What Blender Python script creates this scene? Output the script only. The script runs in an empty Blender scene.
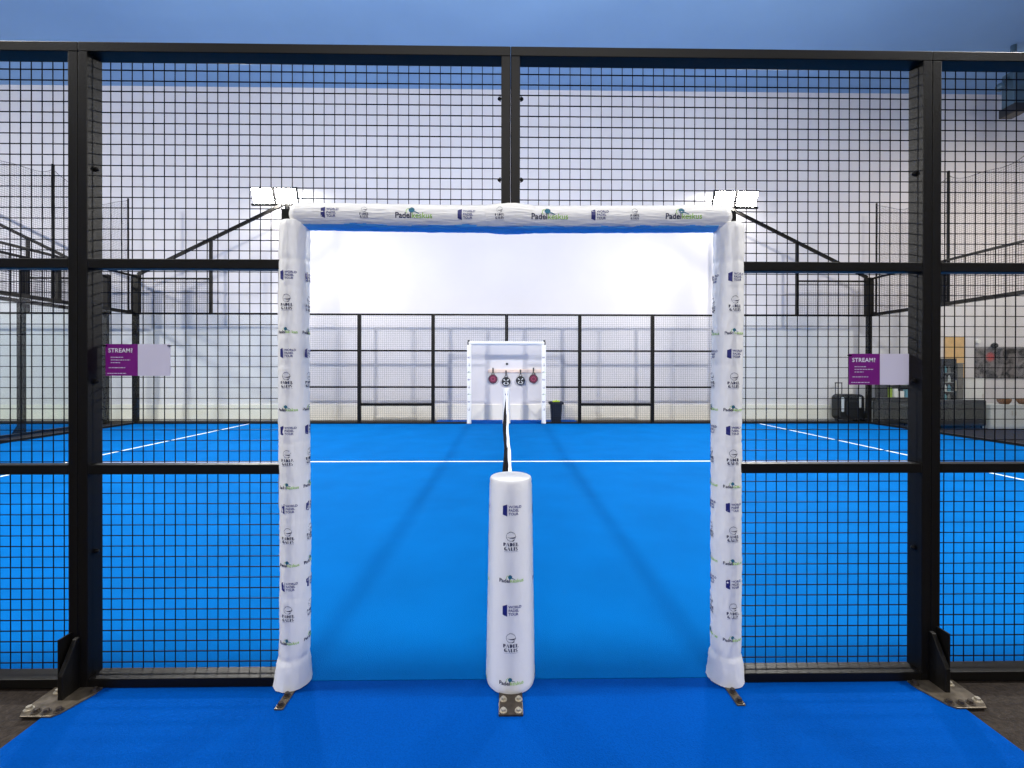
import bpy, bmesh, math, random
from mathutils import Vector, Matrix, noise
random.seed(7)
sc = bpy.context.scene
COL = sc.collection
PI = math.pi

# ------------------------------------------------------------------ materials
def lin(c):
    return tuple((x/12.92 if x <= .04045 else ((x+.055)/1.055)**2.4) for x in [v/255 for v in c])

def mat(name, rgb, rough=.5, metal=0., spec=.5, noise_scale=0, noise_amt=0, bump=0, bump_scale=200, emit=None, srgb=True):
    m = bpy.data.materials.new(name); m.use_nodes = True
    nt = m.node_tree; b = nt.nodes['Principled BSDF']
    c = lin(rgb) if srgb else rgb
    b.inputs['Base Color'].default_value = (*c, 1)
    b.inputs['Roughness'].default_value = rough
    b.inputs['Metallic'].default_value = metal
    b.inputs['Specular IOR Level'].default_value = spec
    tc = nt.nodes.new('ShaderNodeTexCoord')
    if noise_amt:
        n = nt.nodes.new('ShaderNodeTexNoise'); n.inputs['Scale'].default_value = noise_scale
        n.inputs['Detail'].default_value = 5
        nt.links.new(tc.outputs['Object'], n.inputs['Vector'])
        r = nt.nodes.new('ShaderNodeValToRGB')
        r.color_ramp.elements[0].position = .3; r.color_ramp.elements[1].position = .7
        lo = tuple(x*(1-noise_amt) for x in c); hi = tuple(min(1, x*(1+noise_amt)) for x in c)
        r.color_ramp.elements[0].color = (*lo, 1); r.color_ramp.elements[1].color = (*hi, 1)
        nt.links.new(n.outputs['Fac'], r.inputs['Fac'])
        nt.links.new(r.outputs['Color'], b.inputs['Base Color'])
    if bump:
        n2 = nt.nodes.new('ShaderNodeTexNoise'); n2.inputs['Scale'].default_value = bump_scale
        n2.inputs['Detail'].default_value = 3
        nt.links.new(tc.outputs['Object'], n2.inputs['Vector'])
        bp = nt.nodes.new('ShaderNodeBump'); bp.inputs['Strength'].default_value = bump
        bp.inputs['Distance'].default_value = .01
        nt.links.new(n2.outputs['Fac'], bp.inputs['Height'])
        nt.links.new(bp.outputs['Normal'], b.inputs['Normal'])
    if emit:
        b.inputs['Emission Color'].default_value = (*emit[0], 1)
        b.inputs['Emission Strength'].default_value = emit[1]
    return m

def turf_mat(name, c):
    m = bpy.data.materials.new(name); m.use_nodes = True
    nt = m.node_tree; b = nt.nodes['Principled BSDF']; L = nt.links.new
    b.inputs['Roughness'].default_value = .9; b.inputs['Specular IOR Level'].default_value = .02
    tc = nt.nodes.new('ShaderNodeTexCoord')
    n1 = nt.nodes.new('ShaderNodeTexNoise'); n1.inputs['Scale'].default_value = 1.6; n1.inputs['Detail'].default_value = 6
    n2 = nt.nodes.new('ShaderNodeTexNoise'); n2.inputs['Scale'].default_value = 170; n2.inputs['Detail'].default_value = 2
    L(tc.outputs['Object'], n1.inputs['Vector']); L(tc.outputs['Object'], n2.inputs['Vector'])
    mx = nt.nodes.new('ShaderNodeMath'); mx.operation = 'MULTIPLY_ADD'
    mx.inputs[1].default_value = .45
    L(n1.outputs['Fac'], mx.inputs[0])
    m2 = nt.nodes.new('ShaderNodeMath'); m2.operation = 'MULTIPLY'; m2.inputs[1].default_value = .55
    L(n2.outputs['Fac'], m2.inputs[0]); L(m2.outputs[0], mx.inputs[2])
    r = nt.nodes.new('ShaderNodeValToRGB')
    r.color_ramp.elements[0].position = .3; r.color_ramp.elements[1].position = .7
    r.color_ramp.elements[0].color = (*[x*.82 for x in c], 1); r.color_ramp.elements[1].color = (*[min(1, x*1.16) for x in c], 1)
    L(mx.outputs[0], r.inputs['Fac']); L(r.outputs['Color'], b.inputs['Base Color'])
    bp = nt.nodes.new('ShaderNodeBump'); bp.inputs['Strength'].default_value = .5; bp.inputs['Distance'].default_value = .006
    L(n2.outputs['Fac'], bp.inputs['Height']); L(bp.outputs['Normal'], b.inputs['Normal'])
    return m

def glass_mat(name, tint=(.97, .985, .978), fac=.07):
    m = bpy.data.materials.new(name); m.use_nodes = True
    nt = m.node_tree; nt.nodes.clear(); L = nt.links.new
    o = nt.nodes.new('ShaderNodeOutputMaterial'); mix = nt.nodes.new('ShaderNodeMixShader')
    t = nt.nodes.new('ShaderNodeBsdfTransparent'); g = nt.nodes.new('ShaderNodeBsdfGlossy')
    t.inputs['Color'].default_value = (*tint, 1); g.inputs['Roughness'].default_value = .02
    lw = nt.nodes.new('ShaderNodeLayerWeight'); lw.inputs['Blend'].default_value = .5
    pw = nt.nodes.new('ShaderNodeMath'); pw.operation = 'POWER'; pw.inputs[1].default_value = 5
    f = nt.nodes.new('ShaderNodeMath'); f.operation = 'MULTIPLY_ADD'; f.inputs[1].default_value = .6; f.inputs[2].default_value = .03
    L(lw.outputs['Facing'], pw.inputs[0]); L(pw.outputs[0], f.inputs[0])
    L(f.outputs[0], mix.inputs[0]); L(t.outputs[0], mix.inputs[1]); L(g.outputs[0], mix.inputs[2]); L(mix.outputs[0], o.inputs[0])
    return m

def poster_mat():
    m = bpy.data.materials.new('poster_print'); m.use_nodes = True
    nt = m.node_tree; b = nt.nodes['Principled BSDF']; L = nt.links.new
    tc = nt.nodes.new('ShaderNodeTexCoord')
    n = nt.nodes.new('ShaderNodeTexNoise'); n.inputs['Scale'].default_value = 3.4; n.inputs['Detail'].default_value = 3
    n.inputs['Distortion'].default_value = 1.2
    L(tc.outputs['Object'], n.inputs['Vector'])
    r = nt.nodes.new('ShaderNodeValToRGB'); e = r.color_ramp.elements
    e[0].position = .38; e[0].color = (.015, .015, .018, 1); e[1].position = .62; e[1].color = (.22, .2, .2, 1)
    L(n.outputs['Fac'], r.inputs['Fac'])
    g = nt.nodes.new('ShaderNodeVectorMath'); g.operation = 'DISTANCE'; g.inputs[1].default_value = (-.33, 0, .18)
    L(tc.outputs['Object'], g.inputs[0])
    r2 = nt.nodes.new('ShaderNodeValToRGB'); r2.color_ramp.elements[0].position = .07; r2.color_ramp.elements[1].position = .17
    r2.color_ramp.elements[0].color = (1, 1, 1, 1); r2.color_ramp.elements[1].color = (0, 0, 0, 1)
    L(g.outputs['Value'], r2.inputs['Fac'])
    mx = nt.nodes.new('ShaderNodeMixRGB'); mx.inputs[2].default_value = (.5, .06, .05, 1)
    L(r2.outputs['Color'], mx.inputs[0]); L(r.outputs['Color'], mx.inputs[1]); L(mx.outputs[0], b.inputs['Base Color'])
    b.inputs['Roughness'].default_value = .4
    return m

M = dict(
    steel=mat('black_powder_steel', (17, 15, 12), .48, 0, .2, bump=.05, bump_scale=90),
    wire=mat('black_wire', (14, 15, 22), .6, 0, .05),
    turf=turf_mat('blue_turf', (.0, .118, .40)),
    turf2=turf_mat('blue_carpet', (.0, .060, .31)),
    line=mat('white_line', (235, 240, 245), .8, 0, .2, bump=.3, bump_scale=150),
    vinyl=mat('white_vinyl', (240, 239, 236), .45, 0, .4, bump=.12, bump_scale=45),
    blue_underside=mat('blue_underside', (105, 200, 255), .5, 0, .4, bump=.1, bump_scale=40),  # colours the lower faces of the crossbar cover blue
    floor=mat('dark_floor', (44, 37, 32), .8, 0, .2, noise_scale=60, noise_amt=.45, bump=.4, bump_scale=80),
    wall=mat('white_wall', (224, 221, 224), .8, 0, .2, noise_scale=.6, noise_amt=.03),
    ceil=mat('blue_bounce_ceiling', (140, 176, 214), .85, 0, .2, noise_scale=.4, noise_amt=.04),  # blue bounce light from the turf is put into this base colour
    cream=mat('cream_panel', (240, 236, 226), .7, 0, .2, noise_scale=2, noise_amt=.04),
    bolt=mat('zinc_bolt', (190, 182, 165), .35, .7, .5),
    plate=mat('dark_plate', (70, 62, 54), .4, .5, .5, noise_scale=40, noise_amt=.3),
    plate_lt=mat('grey_plate', (104, 95, 82), .4, .6, .5, noise_scale=30, noise_amt=.35),
    navy=mat('navy_ink', (28, 32, 110), .5), grey_ink=mat('grey_navy_ink', (70, 74, 130), .5),
    black_ink=mat('dark_ink', (30, 34, 70), .5),
    lime=mat('lime_ink', (150, 200, 60), .5), teal=mat('teal_ink', (30, 105, 130), .5),
    purple=mat('purple_print', (128, 12, 128), .45), signw=mat('white_print', (232, 226, 240), .45), text=mat('white_text', (250, 245, 252), .5),
    netblack=mat('net_black', (22, 16, 18), .8), tape=mat('white_tape', (240, 241, 245), .6, bump=.1),
    glass=glass_mat('clear_glass'),
    lens=mat('lamp_lens', (255, 255, 255), .3, emit=((1, .97, .9), 60)),
    plastic=mat('black_plastic', (24, 26, 32), .45, bump=.06, bump_scale=60),
    binp=mat('bin_plastic', (20, 26, 40), .45), ball=mat('tennis_ball', (190, 225, 60), .9, bump=.3),
    maroon=mat('maroon_face', (110, 34, 66), .4, noise_scale=30, noise_amt=.2), rk=mat('racket_black', (28, 30, 34), .4),
    rkw=mat('racket_white', (215, 218, 220), .4), pinkrim=mat('pink_print', (190, 90, 120), .4),
    wood=mat('pale_wood', (238, 214, 200), .6, noise_scale=12, noise_amt=.06),
    nylon=mat('nylon_net', (70, 68, 72), .8),
    fabric=mat('charcoal_fabric', (36, 38, 42), .85, noise_scale=50, noise_amt=.2, bump=.2, bump_scale=120),
    white=mat('white_laminate', (236, 236, 234), .5, bump=.03), grey=mat('grey_laminate', (120, 118, 112), .5, bump=.03),
    tan=mat('tan_wood', (226, 184, 120), .55, noise_scale=5, noise_amt=.1), brown=mat('brown_wicker', (110, 74, 44), .7, noise_scale=60, noise_amt=.4),
    lampgrey=mat('teal_grey_metal', (80, 104, 120), .4, .3), limebox=mat('lime_box', (150, 180, 50), .5),
    tealbox=mat('teal_box', (110, 170, 190), .5), poster=poster_mat(), bag=mat('bag_nylon', (18, 19, 22), .55, bump=.3, bump_scale=40),
    pale=mat('pale_grey_sheet', (200, 203, 204), .5, bump=.03),
)

# ------------------------------------------------------------------ mesh builder
class MB:
    def __init__(s): s.v = []; s.f = []; s.m = []
    def add(s, vs, fs, mi=0):
        o = len(s.v); s.v += [tuple(v) for v in vs]; s.f += [tuple(i+o for i in f) for f in fs]; s.m += [mi]*len(fs); return s
    def box(s, x0, x1, y0, y1, z0, z1, mi=0):
        vs = [(x, y, z) for x in (x0, x1) for y in (y0, y1) for z in (z0, z1)]
        return s.add(vs, [(0, 1, 3, 2), (4, 6, 7, 5), (0, 4, 5, 1), (2, 3, 7, 6), (0, 2, 6, 4), (1, 5, 7, 3)], mi)
    def bar(s, a, b, w, d=None, mi=0):
        a = Vector(a); b = Vector(b); d = d or w; t = (b-a).normalized()
        up = Vector((0, 1, 0)) if abs(t.y) < .9 else Vector((0, 0, 1))
        u = t.cross(up).normalized(); v = u.cross(t).normalized()
        vs = [p+u*(w/2*i)+v*(d/2*j) for p in (a, b) for i, j in ((-1, -1), (1, -1), (1, 1), (-1, 1))]
        return s.add(vs, [(3, 2, 1, 0), (4, 5, 6, 7), (0, 1, 5, 4), (1, 2, 6, 5), (2, 3, 7, 6), (3, 0, 4, 7)], mi)
    def cyl(s, a, b, r, r2=None, n=16, mi=0, cap=True):
        a = Vector(a); b = Vector(b); r2 = r if r2 is None else r2; t = (b-a).normalized()
        up = Vector((0, 0, 1)) if abs(t.z) < .9 else Vector((1, 0, 0))
        u = t.cross(up).normalized(); v = t.cross(u).normalized()
        vs = [p+u*(math.cos(k*2*PI/n)*R)+v*(math.sin(k*2*PI/n)*R) for p, R in ((a, r), (b, r2)) for k in range(n)]
        fs = [(k, (k+1) % n, n+(k+1) % n, n+k) for k in range(n)]
        if cap: fs += [tuple(range(n))[::-1], tuple(range(n, 2*n))]
        return s.add(vs, fs, mi)
    def sphere(s, c, r, n=12, mi=0, sz=1):
        c = Vector(c); vs = [c+Vector((0, 0, r*sz))]
        for i in range(1, n):
            p = PI*i/n
            vs += [c+Vector((r*math.sin(p)*math.cos(2*PI*k/n), r*math.sin(p)*math.sin(2*PI*k/n), r*sz*math.cos(p))) for k in range(n)]
        vs.append(c-Vector((0, 0, r*sz))); fs = [(0, 1+k, 1+(k+1) % n) for k in range(n)]
        for i in range(n-2):
            a = 1+i*n; fs += [(a+k, a+n+k, a+n+(k+1) % n, a+(k+1) % n) for k in range(n)]
        e = len(vs)-1; a = 1+(n-2)*n; fs += [(e, a+(k+1) % n, a+k) for k in range(n)]
        return s.add(vs, fs, mi)
    def prism(s, pts, y0, y1, axis='y', mi=0):
        n = len(pts)
        def P(a, b, t): return (a, t, b) if axis == 'y' else ((t, a, b) if axis == 'x' else (a, b, t))
        vs = [P(a, b, y0) for a, b in pts]+[P(a, b, y1) for a, b in pts]
        return s.add(vs, [tuple(range(n)), tuple(range(2*n-1, n-1, -1))]+[(i, i+n, (i+1) % n+n, (i+1) % n) for i in range(n)], mi)
    def lathe(s, prof, c=(0, 0, 0), n=24, mi=0):
        vs = [(c[0]+r*math.cos(2*PI*k/n), c[1]+r*math.sin(2*PI*k/n), c[2]+z) for r, z in prof for k in range(n)]
        fs = [(i*n+k, i*n+(k+1) % n, (i+1)*n+(k+1) % n, (i+1)*n+k) for i in range(len(prof)-1) for k in range(n)]
        return s.add(vs, fs, mi)
    def build(s, name, mats, parent=None, bevel=0, smooth=False, loc=None, fixn=True):
        me = bpy.data.meshes.new(name); 
        org = Vector(loc) if loc is not None else Vector((0, 0, 0))
        pw = parent.matrix_world_loc if False else Vector((0, 0, 0))
        me.from_pydata([tuple(Vector(v)-org) for v in s.v], [], s.f)
        for m_ in (mats if isinstance(mats, (list, tuple)) else [mats]): me.materials.append(m_)
        me.polygons.foreach_set('material_index', s.m)
        if fixn:
            bm = bmesh.new(); bm.from_mesh(me); bmesh.ops.recalc_face_normals(bm, faces=bm.faces); bm.to_mesh(me); bm.free()
        if smooth: me.polygons.foreach_set('use_smooth', [True]*len(me.polygons))
        me.update()
        o = bpy.data.objects.new(name, me); COL.objects.link(o)
        if parent:
            o.parent = parent
            o.location = org - wloc(parent)
        else: o.location = org
        if bevel:
            b = o.modifiers.new('bevel', 'BEVEL'); b.width = bevel; b.segments = 2; b.limit_method = 'ANGLE'
        return o

def wloc(o):
    l = Vector(o.location)
    while o.parent: o = o.parent; l += Vector(o.location)
    return l

def tag(o, label=None, cat=None, group=None, kind=None):
    if label: o['label'] = label
    if cat: o['category'] = cat
    if group: o['group'] = group
    if kind: o['kind'] = kind
    return o

def thing(name, label, cat, loc=(0, 0, 0), group=None):
    o = bpy.data.objects.new(name, None); COL.objects.link(o); o.location = loc; o.empty_display_size = .1
    return tag(o, label, cat, group)

def dup(root, loc, label=None):
    r = root.copy(); COL.objects.link(r); r.location = loc
    if label: r['label'] = label
    for ch in list(root.children):
        c = ch.copy(); COL.objects.link(c); c.parent = r
        for g in ch.children:
            d = g.copy(); COL.objects.link(d); d.parent = c
    return r

# ------------------------------------------------------------------ the hall
def struct(name, mb, m, label, cat, **k):
    return tag(mb.build(name, m, **k), label, cat, kind='structure')
HX0, HX1, HY0, HY1, HZ = -22, 18, -9, 11, 9.7
struct('floor', MB().box(HX0, HX1, HY0, HY1, -.2, -.012), M['floor'], 'rough dark brown floor around the blue carpets', 'floor')
struct('ceiling', MB().box(HX0, HX1, HY0, HY1, HZ, HZ+.2), M['ceil'], 'smooth high ceiling, blue court bounce put into its colour', 'ceiling')
struct('wall_far', MB().box(HX0, HX1, HY1, HY1+.2, -.2, HZ), M['wall'], 'tall white hall wall behind the court', 'wall')
struct('wall_left', MB().box(HX0-.2, HX0, HY0, HY1, -.2, HZ), M['wall'], 'white side wall beyond the neighbouring court', 'wall')
struct('wall_right', MB().box(HX1, HX1+.2, HY0, HY1, -.2, HZ), M['wall'], 'white side wall beyond the lounge', 'wall')
struct('wall_back', MB().box(HX0, HX1, HY0-.2, HY0, -.2, HZ), M['wall'], 'white hall wall behind the viewer', 'wall')
struct('baseboard_far', MB().box(HX0, 11.2, HY1-.03, HY1, -.012, .445), M['cream'], 'cream kick panel along the foot of the far wall', 'baseboard')
struct('court_carpet', MB().box(-10, 10, -.06, 10, -.012, 0), M['turf'], 'bright blue artificial turf of the court', 'turf')
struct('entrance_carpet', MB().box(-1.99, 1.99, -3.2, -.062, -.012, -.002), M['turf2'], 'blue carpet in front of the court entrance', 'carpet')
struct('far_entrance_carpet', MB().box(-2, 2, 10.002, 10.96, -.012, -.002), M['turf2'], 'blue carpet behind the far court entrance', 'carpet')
struct('neighbour_carpet', MB().box(-21, -10.9, -.1, 10, -.012, 0), M['turf'], 'blue turf of the neighbouring court on the left', 'turf')
struct('court_line', MB().box(-6.95, 6.95, 4.975, 5.025, 0, .003), M['line'], 'white centre line crossing under the net', 'line')
struct('court_line', MB().box(-6.975, -6.925, 0, 9.98, 0, .003), M['line'], 'white service line on the left half of the court', 'line')
struct('court_line', MB().box(6.925, 6.975, 0, 9.98, 0, .003), M['line'], 'white service line on the right half of the court', 'line')
struct('door_1', MB().box(13.05, 13.62, 10.94, 11, -.012, 2.46), M['tan'], 'tan wooden door at the right of the far wall', 'door')

# ------------------------------------------------------------------ fence panels
W, D = .045, .08
def wires(mb, x0, x1, z0, z1, y, p=.0503, t=.0031):
    n = round((x1-x0)/p)
    for i in range(n+1):
        x = x0+(x1-x0)*i/n; mb.box(x-t/2, x+t/2, y-t/2, y+t/2, z0, z1)
    n = round((z1-z0)/p)
    for i in range(n+1):
        z = z0+(z1-z0)*i/n; mb.box(x0, x1, y-t*.9, y+t*.9, z-t/2, z+t/2)

def bolt(parent, c, ax='z', r=.011, h=.014, m='bolt', name='anchor_bolt'):
    c = Vector(c); a = {'z': Vector((0, 0, 1)), 'x': Vector((1, 0, 0)), '-x': Vector((-1, 0, 0))}[ax]
    mb = MB().cyl(c, c+a*.003, r*1.5, n=14).cyl(c+a*.003, c+a*h, r, r*.92, n=6)
    return mb.build(name, M[m], parent, loc=c)

def panel(x0, x1, y, label, inner=None, group=None, rails=(1.967, 1.012), low=False, meshside=1, clamps=()):
    """one welded panel; y is the frame's front face; inner = sign of the doorway side for an L-shaped panel"""
    t = thing('fence_panel', label, 'fence', ((x0+x1)/2, y+D/2, 0), group)
    yb = y+D
    ym = yb-.003 if meshside > 0 else y-.004
    w = W
    full = []
    if inner is None: full = [x0+w/2, x1-w/2]
    elif inner > 0: full = [x0+w/2]
    else: full = [x1-w/2]
    for x in full:
        MB().box(x-w/2+.0008, x+w/2-.0008, y, yb, 0, 2.945).build('post', M['steel'], t, bevel=.003, loc=(x, y, 0))
    MB().box(x0+.0008, x1-.0008, y, yb, 2.945, 2.99).build('top_rail', M['steel'], t, bevel=.003, loc=(x0, y, 2.945))
    if inner is None:
        a, b = x0+w, x1-w
    else:
        xi = x1 if inner > 0 else x0; s = 1 if inner > 0 else -1
        jx = xi-s*1.04
        MB().box(xi-s*w/2-w/2+.0008, xi-s*w/2+w/2-.0008, y, yb, 2.2275, 2.945).build('door_post', M['steel'], t, bevel=.003, loc=(xi-s*w/2, y, 2.2275))
        MB().box(jx-w/2, jx+w/2, y, yb-.02, 0, 2.225).build('door_jamb', M['steel'], t, bevel=.003, loc=(jx, y, 0))
        bx0, bx1 = sorted((jx+s*w/2, xi-s*.001))
        MB().box(bx0, bx1, y, yb-.02, 2.18, 2.225).build('door_beam', M['steel'], t, bevel=.003, loc=(bx0, y, 2.18))
        if inner > 0: a, b = x0+w, jx-w/2
        else: a, b = jx+w/2, x1-w
    for z in rails:
        MB().box(a, b, y, yb-.03 if meshside > 0 else yb, z-w/2, z+w/2).build('rail', M['steel'], t, bevel=.003, loc=(a, y, z))
    MB().box(a, b, y, yb if meshside > 0 else yb, 0, .042).build('bottom_rail', M['steel'], t, bevel=.003, loc=(a, y, 0))
    if low: MB().box(a, b, y+.01, yb-.03, .485, .56).build('kick_rail', M['steel'], t, bevel=.003, loc=(a, y, .485))
    mb = MB()
    if inner is None:
        wires(mb, a-.01, b+.01, .02, 2.96, ym)
    else:
        xo = (x0+w-.01) if inner > 0 else (x1-w+.01); xe = xi-s*w+s*.01; tq = .0031
        n_ = round(abs(xe-xo)/.0503); n2 = round(2.94/.0503)
        for i in range(n_+1):
            x = xo+(xe-xo)*i/n_; zb = .02 if (jx-x)*s > -.01 else 2.19
            mb.box(x-tq/2, x+tq/2, ym-tq/2, ym+tq/2, zb, 2.96)
        for i in range(n2+1):
            z = .02+2.94*i/n2; xx = xe if z > 2.19 else jx
            mb.box(min(xo, xx), max(xo, xx), ym-tq*.9, ym+tq*.9, z-tq/2, z+tq/2)
    mb.build('wire_mesh', M['wire'], t, fixn=False)
    for (bx, bz, d) in clamps:
        c = Vector((bx, y+.04, bz)); a_ = Vector((d, 0, 0))
        MB().cyl(c, c+a_*.005, .012, n=12).sphere(c+a_*.006, .009, 10).build('clamp_bolt', M['steel'], t, loc=c)
    return t

nl = panel(-2, 0, -.1, 'black mesh fence panel left of the padded doorway, purple sign hanging on it', inner=1,
           clamps=[(-1.953, 2.418, 1), (-1.953, 1.42, 1), (-1.953, .62, 1), (-.047, 2.768, -1), (-.047, 2.382, -1)])
nr = panel(0, 2, -.1, 'black mesh fence panel right of the padded doorway, purple sign hanging on it', inner=-1,
           clamps=[(1.953, 2.425, -1), (1.953, 1.425, -1), (1.953, .62, -1), (.047, 2.768, 1), (.047, 2.382, 1)])
ol = panel(-4, -2, -.1, 'black mesh fence panel at the left edge, cut off by the picture')
orr = panel(2, 4, -.1, 'black mesh fence panel at the right edge, cut off by the picture')
# feet of the big posts: a slanted gusset and a bolted base plate
for s, p in ((-1, ol), (1, orr)):
    X = 2.0*s
    MB().prism([(-.1, 0), (-.1, .24), (-.118, .235), (-.185, .11), (-.185, 0)], X-.011, X+.011, 'x').build('gusset', M['steel'], p, bevel=.003, loc=(X, -.1, 0))
    MB().box(X+s*.03-.004, X+s*.03+.004, -.16, -.1, .02, .26).build('gusset_edge', M['steel'], p, loc=(X+s*.03, -.1, .02))
    x0, x1 = sorted((s*1.885, s*2.10))
    pl = MB().prism([(x0 if s > 0 else x1, -.10), (x0 if s > 0 else x1, -.14), (s*1.93, -.255), (s*1.95, -.275), (s*2.08, -.275), (s*2.105, -.24), (s*2.105, -.10)],
                    -.002, .006, 'z').build('base_plate', M['plate_lt'], p, bevel=.002, loc=(X, -.2, -.002))
    for bx, by in ((1.90, -.125), (1.945, -.245), (1.99, -.253), (2.035, -.25), (2.082, -.235), (2.06, -.13)):
        bolt(pl, (s*bx, by, .006), m='plate' if bx < 2.05 else 'bolt', r=.012)
# feet of the door jambs
for s, p in ((-1, nl), (1, nr)):
    X = 1.006*s+(.012 if s > 0 else 0)
    pl = MB().box(X-.019, X+.019, -.245, -.06, -.002, .005).build('foot_plate', M['plate_lt'], p, bevel=.002, loc=(X, -.15, 0))
    for by in (-.225, -.168): bolt(pl, (X, by, .005), m='plate', r=.011, h=.016)

g = 'fence panels of the far side'
for i, (x0, lab, low) in enumerate((
    (-6, 'far mesh fence panel between the left glass corner and the padded post', False),
    (-4, 'far mesh fence panel with a low kick rail, left of the small white frame', True),
    (2, 'far mesh fence panel with a low kick rail, right of the black bin', True),
    (4, 'far mesh fence panel between the right padded post and the glass corner', False))):
    panel(x0, x0+2, 10.0, lab, group=g, rails=(1.985, .995), low=low, meshside=-1)
fl = panel(-2, 0, 10.0, 'far mesh panel adjoining the small white frame on its left', inner=1, group=g, rails=(1.985, .995), meshside=-1)
fr = panel(0, 2, 10.0, 'far mesh panel in front of the black bin, beside the small white frame', inner=-1, group=g, rails=(1.985, .995), meshside=-1)

# ------------------------------------------------------------------ logos (flat, in metres) -> tris
def text_tris(s, size, bold=0., align='LEFT', spacing=1.0):
    c = bpy.data.curves.new('t', 'FONT'); c.body = s; c.size = size; c.offset = bold; c.align_x = align; c.space_character = spacing
    c.resolution_u = 3
    o = bpy.data.objects.new('t', c); COL.objects.link(o)
    bpy.context.view_layer.update()
    me = bpy.data.meshes.new_from_object(o.evaluated_get(bpy.context.evaluated_depsgraph_get()))
    vs = [(v.co.x, v.co.y) for v in me.vertices]; fs = [tuple(p.vertices) for p in me.polygons]
    bpy.data.objects.remove(o); bpy.data.curves.remove(c); bpy.data.meshes.remove(me)
    return vs, fs
class Flat:
    def __init__(s): s.v = []; s.f = []; s.m = []
    def add(s, vs, fs, mi, ox=0, oy=0):
        o = len(s.v); s.v += [(x+ox, y+oy) for x, y in vs]; s.f += [tuple(i+o for i in f) for f in fs]; s.m += [mi]*len(fs)
    def txt(s, t, size, ox, oy, mi, **k): s.add(*text_tris(t, size, **k), mi, ox, oy)
    def disc(s, cx, cy, r, mi, r0=0, a0=0, a1=2*PI, n=28, sy=1):
        vs = []; fs = []
        for k in range(n+1):
            a = a0+(a1-a0)*k/n; vs += [(cx+r*math.cos(a), cy+r*sy*math.sin(a)), (cx+r0*math.cos(a), cy+r0*sy*math.sin(a))]
        fs = [(2*k, 2*k+2, 2*k+3, 2*k+1) if r0 else (2*k, 2*k+2, 1) for k in range(n)]
        s.add(vs, fs, mi)
    def word(s, w, oy, H=.0145, B=.0048, T=.0011):
        def rect(x0, x1, z0, z1): s.add([(x0, z0), (x1, z0), (x1, z1), (x0, z1)], [(0, 1, 2, 3)], 1)
        wid = dict(P=.0105, A=.0122, D=.0115, E=.0098, L=.0098, G=.0115, I=.0048, S=.0098)
        x = -(sum(wid[c] for c in w)+.0024*(len(w)-1))/2
        for c in w:
            W_ = wid[c]
            if c in 'PDELI': rect(x, x+B, oy, oy+H)
            if c == 'P': s.disc(x+B+.0006, oy+H*.7, H*.3, 1, 0, -PI/2, PI/2, 10)
            if c == 'D': s.disc(x+B+.0006, oy+H*.5, H*.42, 1, 0, -PI/2, PI/2, 12, 1.19)
            if c == 'E':
                for q in (0, H/2-T/2, H-T): rect(x+B, x+W_, oy+q, oy+q+T)
                rect(x+W_-T, x+W_, oy, oy+H*.3); rect(x+W_-T, x+W_, oy+H*.7, oy+H)
            if c == 'L': rect(x+B, x+W_, oy, oy+T); rect(x+W_-T, x+W_, oy, oy+H*.35)
            if c == 'A':
                s.add([(x, oy), (x+T, oy), (x+W_*.55, oy+H), (x+W_*.45, oy+H)], [(0, 1, 2, 3)], 1)
                s.add([(x+W_-B, oy), (x+W_, oy), (x+W_*.6, oy+H), (x+W_*.42, oy+H)], [(0, 1, 2, 3)], 1)
            if c == 'G':
                s.disc(x+W_*.55, oy+H*.5, H*.42, 1, 0, PI/2, PI*1.5, 12, 1.19); rect(x+W_-.004, x+W_, oy, oy+H*.48)
                rect(x+W_*.55, x+W_, oy+H-T, oy+H)
            if c == 'S':
                s.disc(x+W_*.45, oy+H*.73, H*.27, 1, 0, PI*.4, PI*1.6, 10); s.disc(x+W_*.55, oy+H*.27, H*.27, 1, 0, -PI*.6, PI*.6, 10)
                rect(x+W_*.5, x+W_, oy+H-T, oy+H); rect(x, x+W_*.5, oy, oy+T)
            x += W_+.0024
INKS = [M['navy'], M['black_ink'], M['lime'], M['teal'], M['grey_ink']]
def logo_tour():
    f = Flat()
    f.add([(-.036, -.019), (-.016, -.026), (-.016, .026), (-.036, .019)], [(0, 1, 2, 3)], 0)
    for i, w in enumerate(('WORLD', 'PADEL', 'TOUR')):
        f.txt(w, .0155, -.010, .010-i*.0155, 4, bold=.0004)
    return f
def logo_galis():
    f = Flat()
    f.disc(0, .026, .020, 1, .0186)
    f.add([(-.018, .024), (-.004, .0215), (.010, .0225), (.024, .026), (.012, .017), (-.002, .0185)], [(0, 1, 5), (1, 2, 4, 5), (2, 3, 4)], 1)
    f.disc(-.001, .030, .014, 1, .0133, PI*.15, PI*.85)
    f.add([(0.003, .006), (.012, .013), (.015, .009), (.008, .0055)], [(0, 1, 2, 3)], 1)
    f.word('PADEL', -.0145); f.word('GALIS', -.033)
    f.add([(-.03, -.038), (.03, -.038), (.03, -.0372), (-.03, -.0372)], [(0, 1, 2, 3)], 4)
    return f
def logo_keskus():
    f = Flat()
    f.txt('Padel', .027, -.062, -.012, 1, bold=.0006)
    w = max(v[0] for v in f.v)
    f.txt('keskus', .027, w+.001, -.012, 2, bold=.0002)
    f.disc(-.004, .016, .0105, 3)
    f.disc(-.013, .012, .011, 2, .009, PI*.4, PI*1.3)
    f.add([(.003, .009), (.022, .002), (.023, .0045), (.006, .012)], [(0, 1, 2, 3)], 3)
    return f
LOGO = dict(t=logo_tour(), g=logo_galis(), k=logo_keskus())

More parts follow.
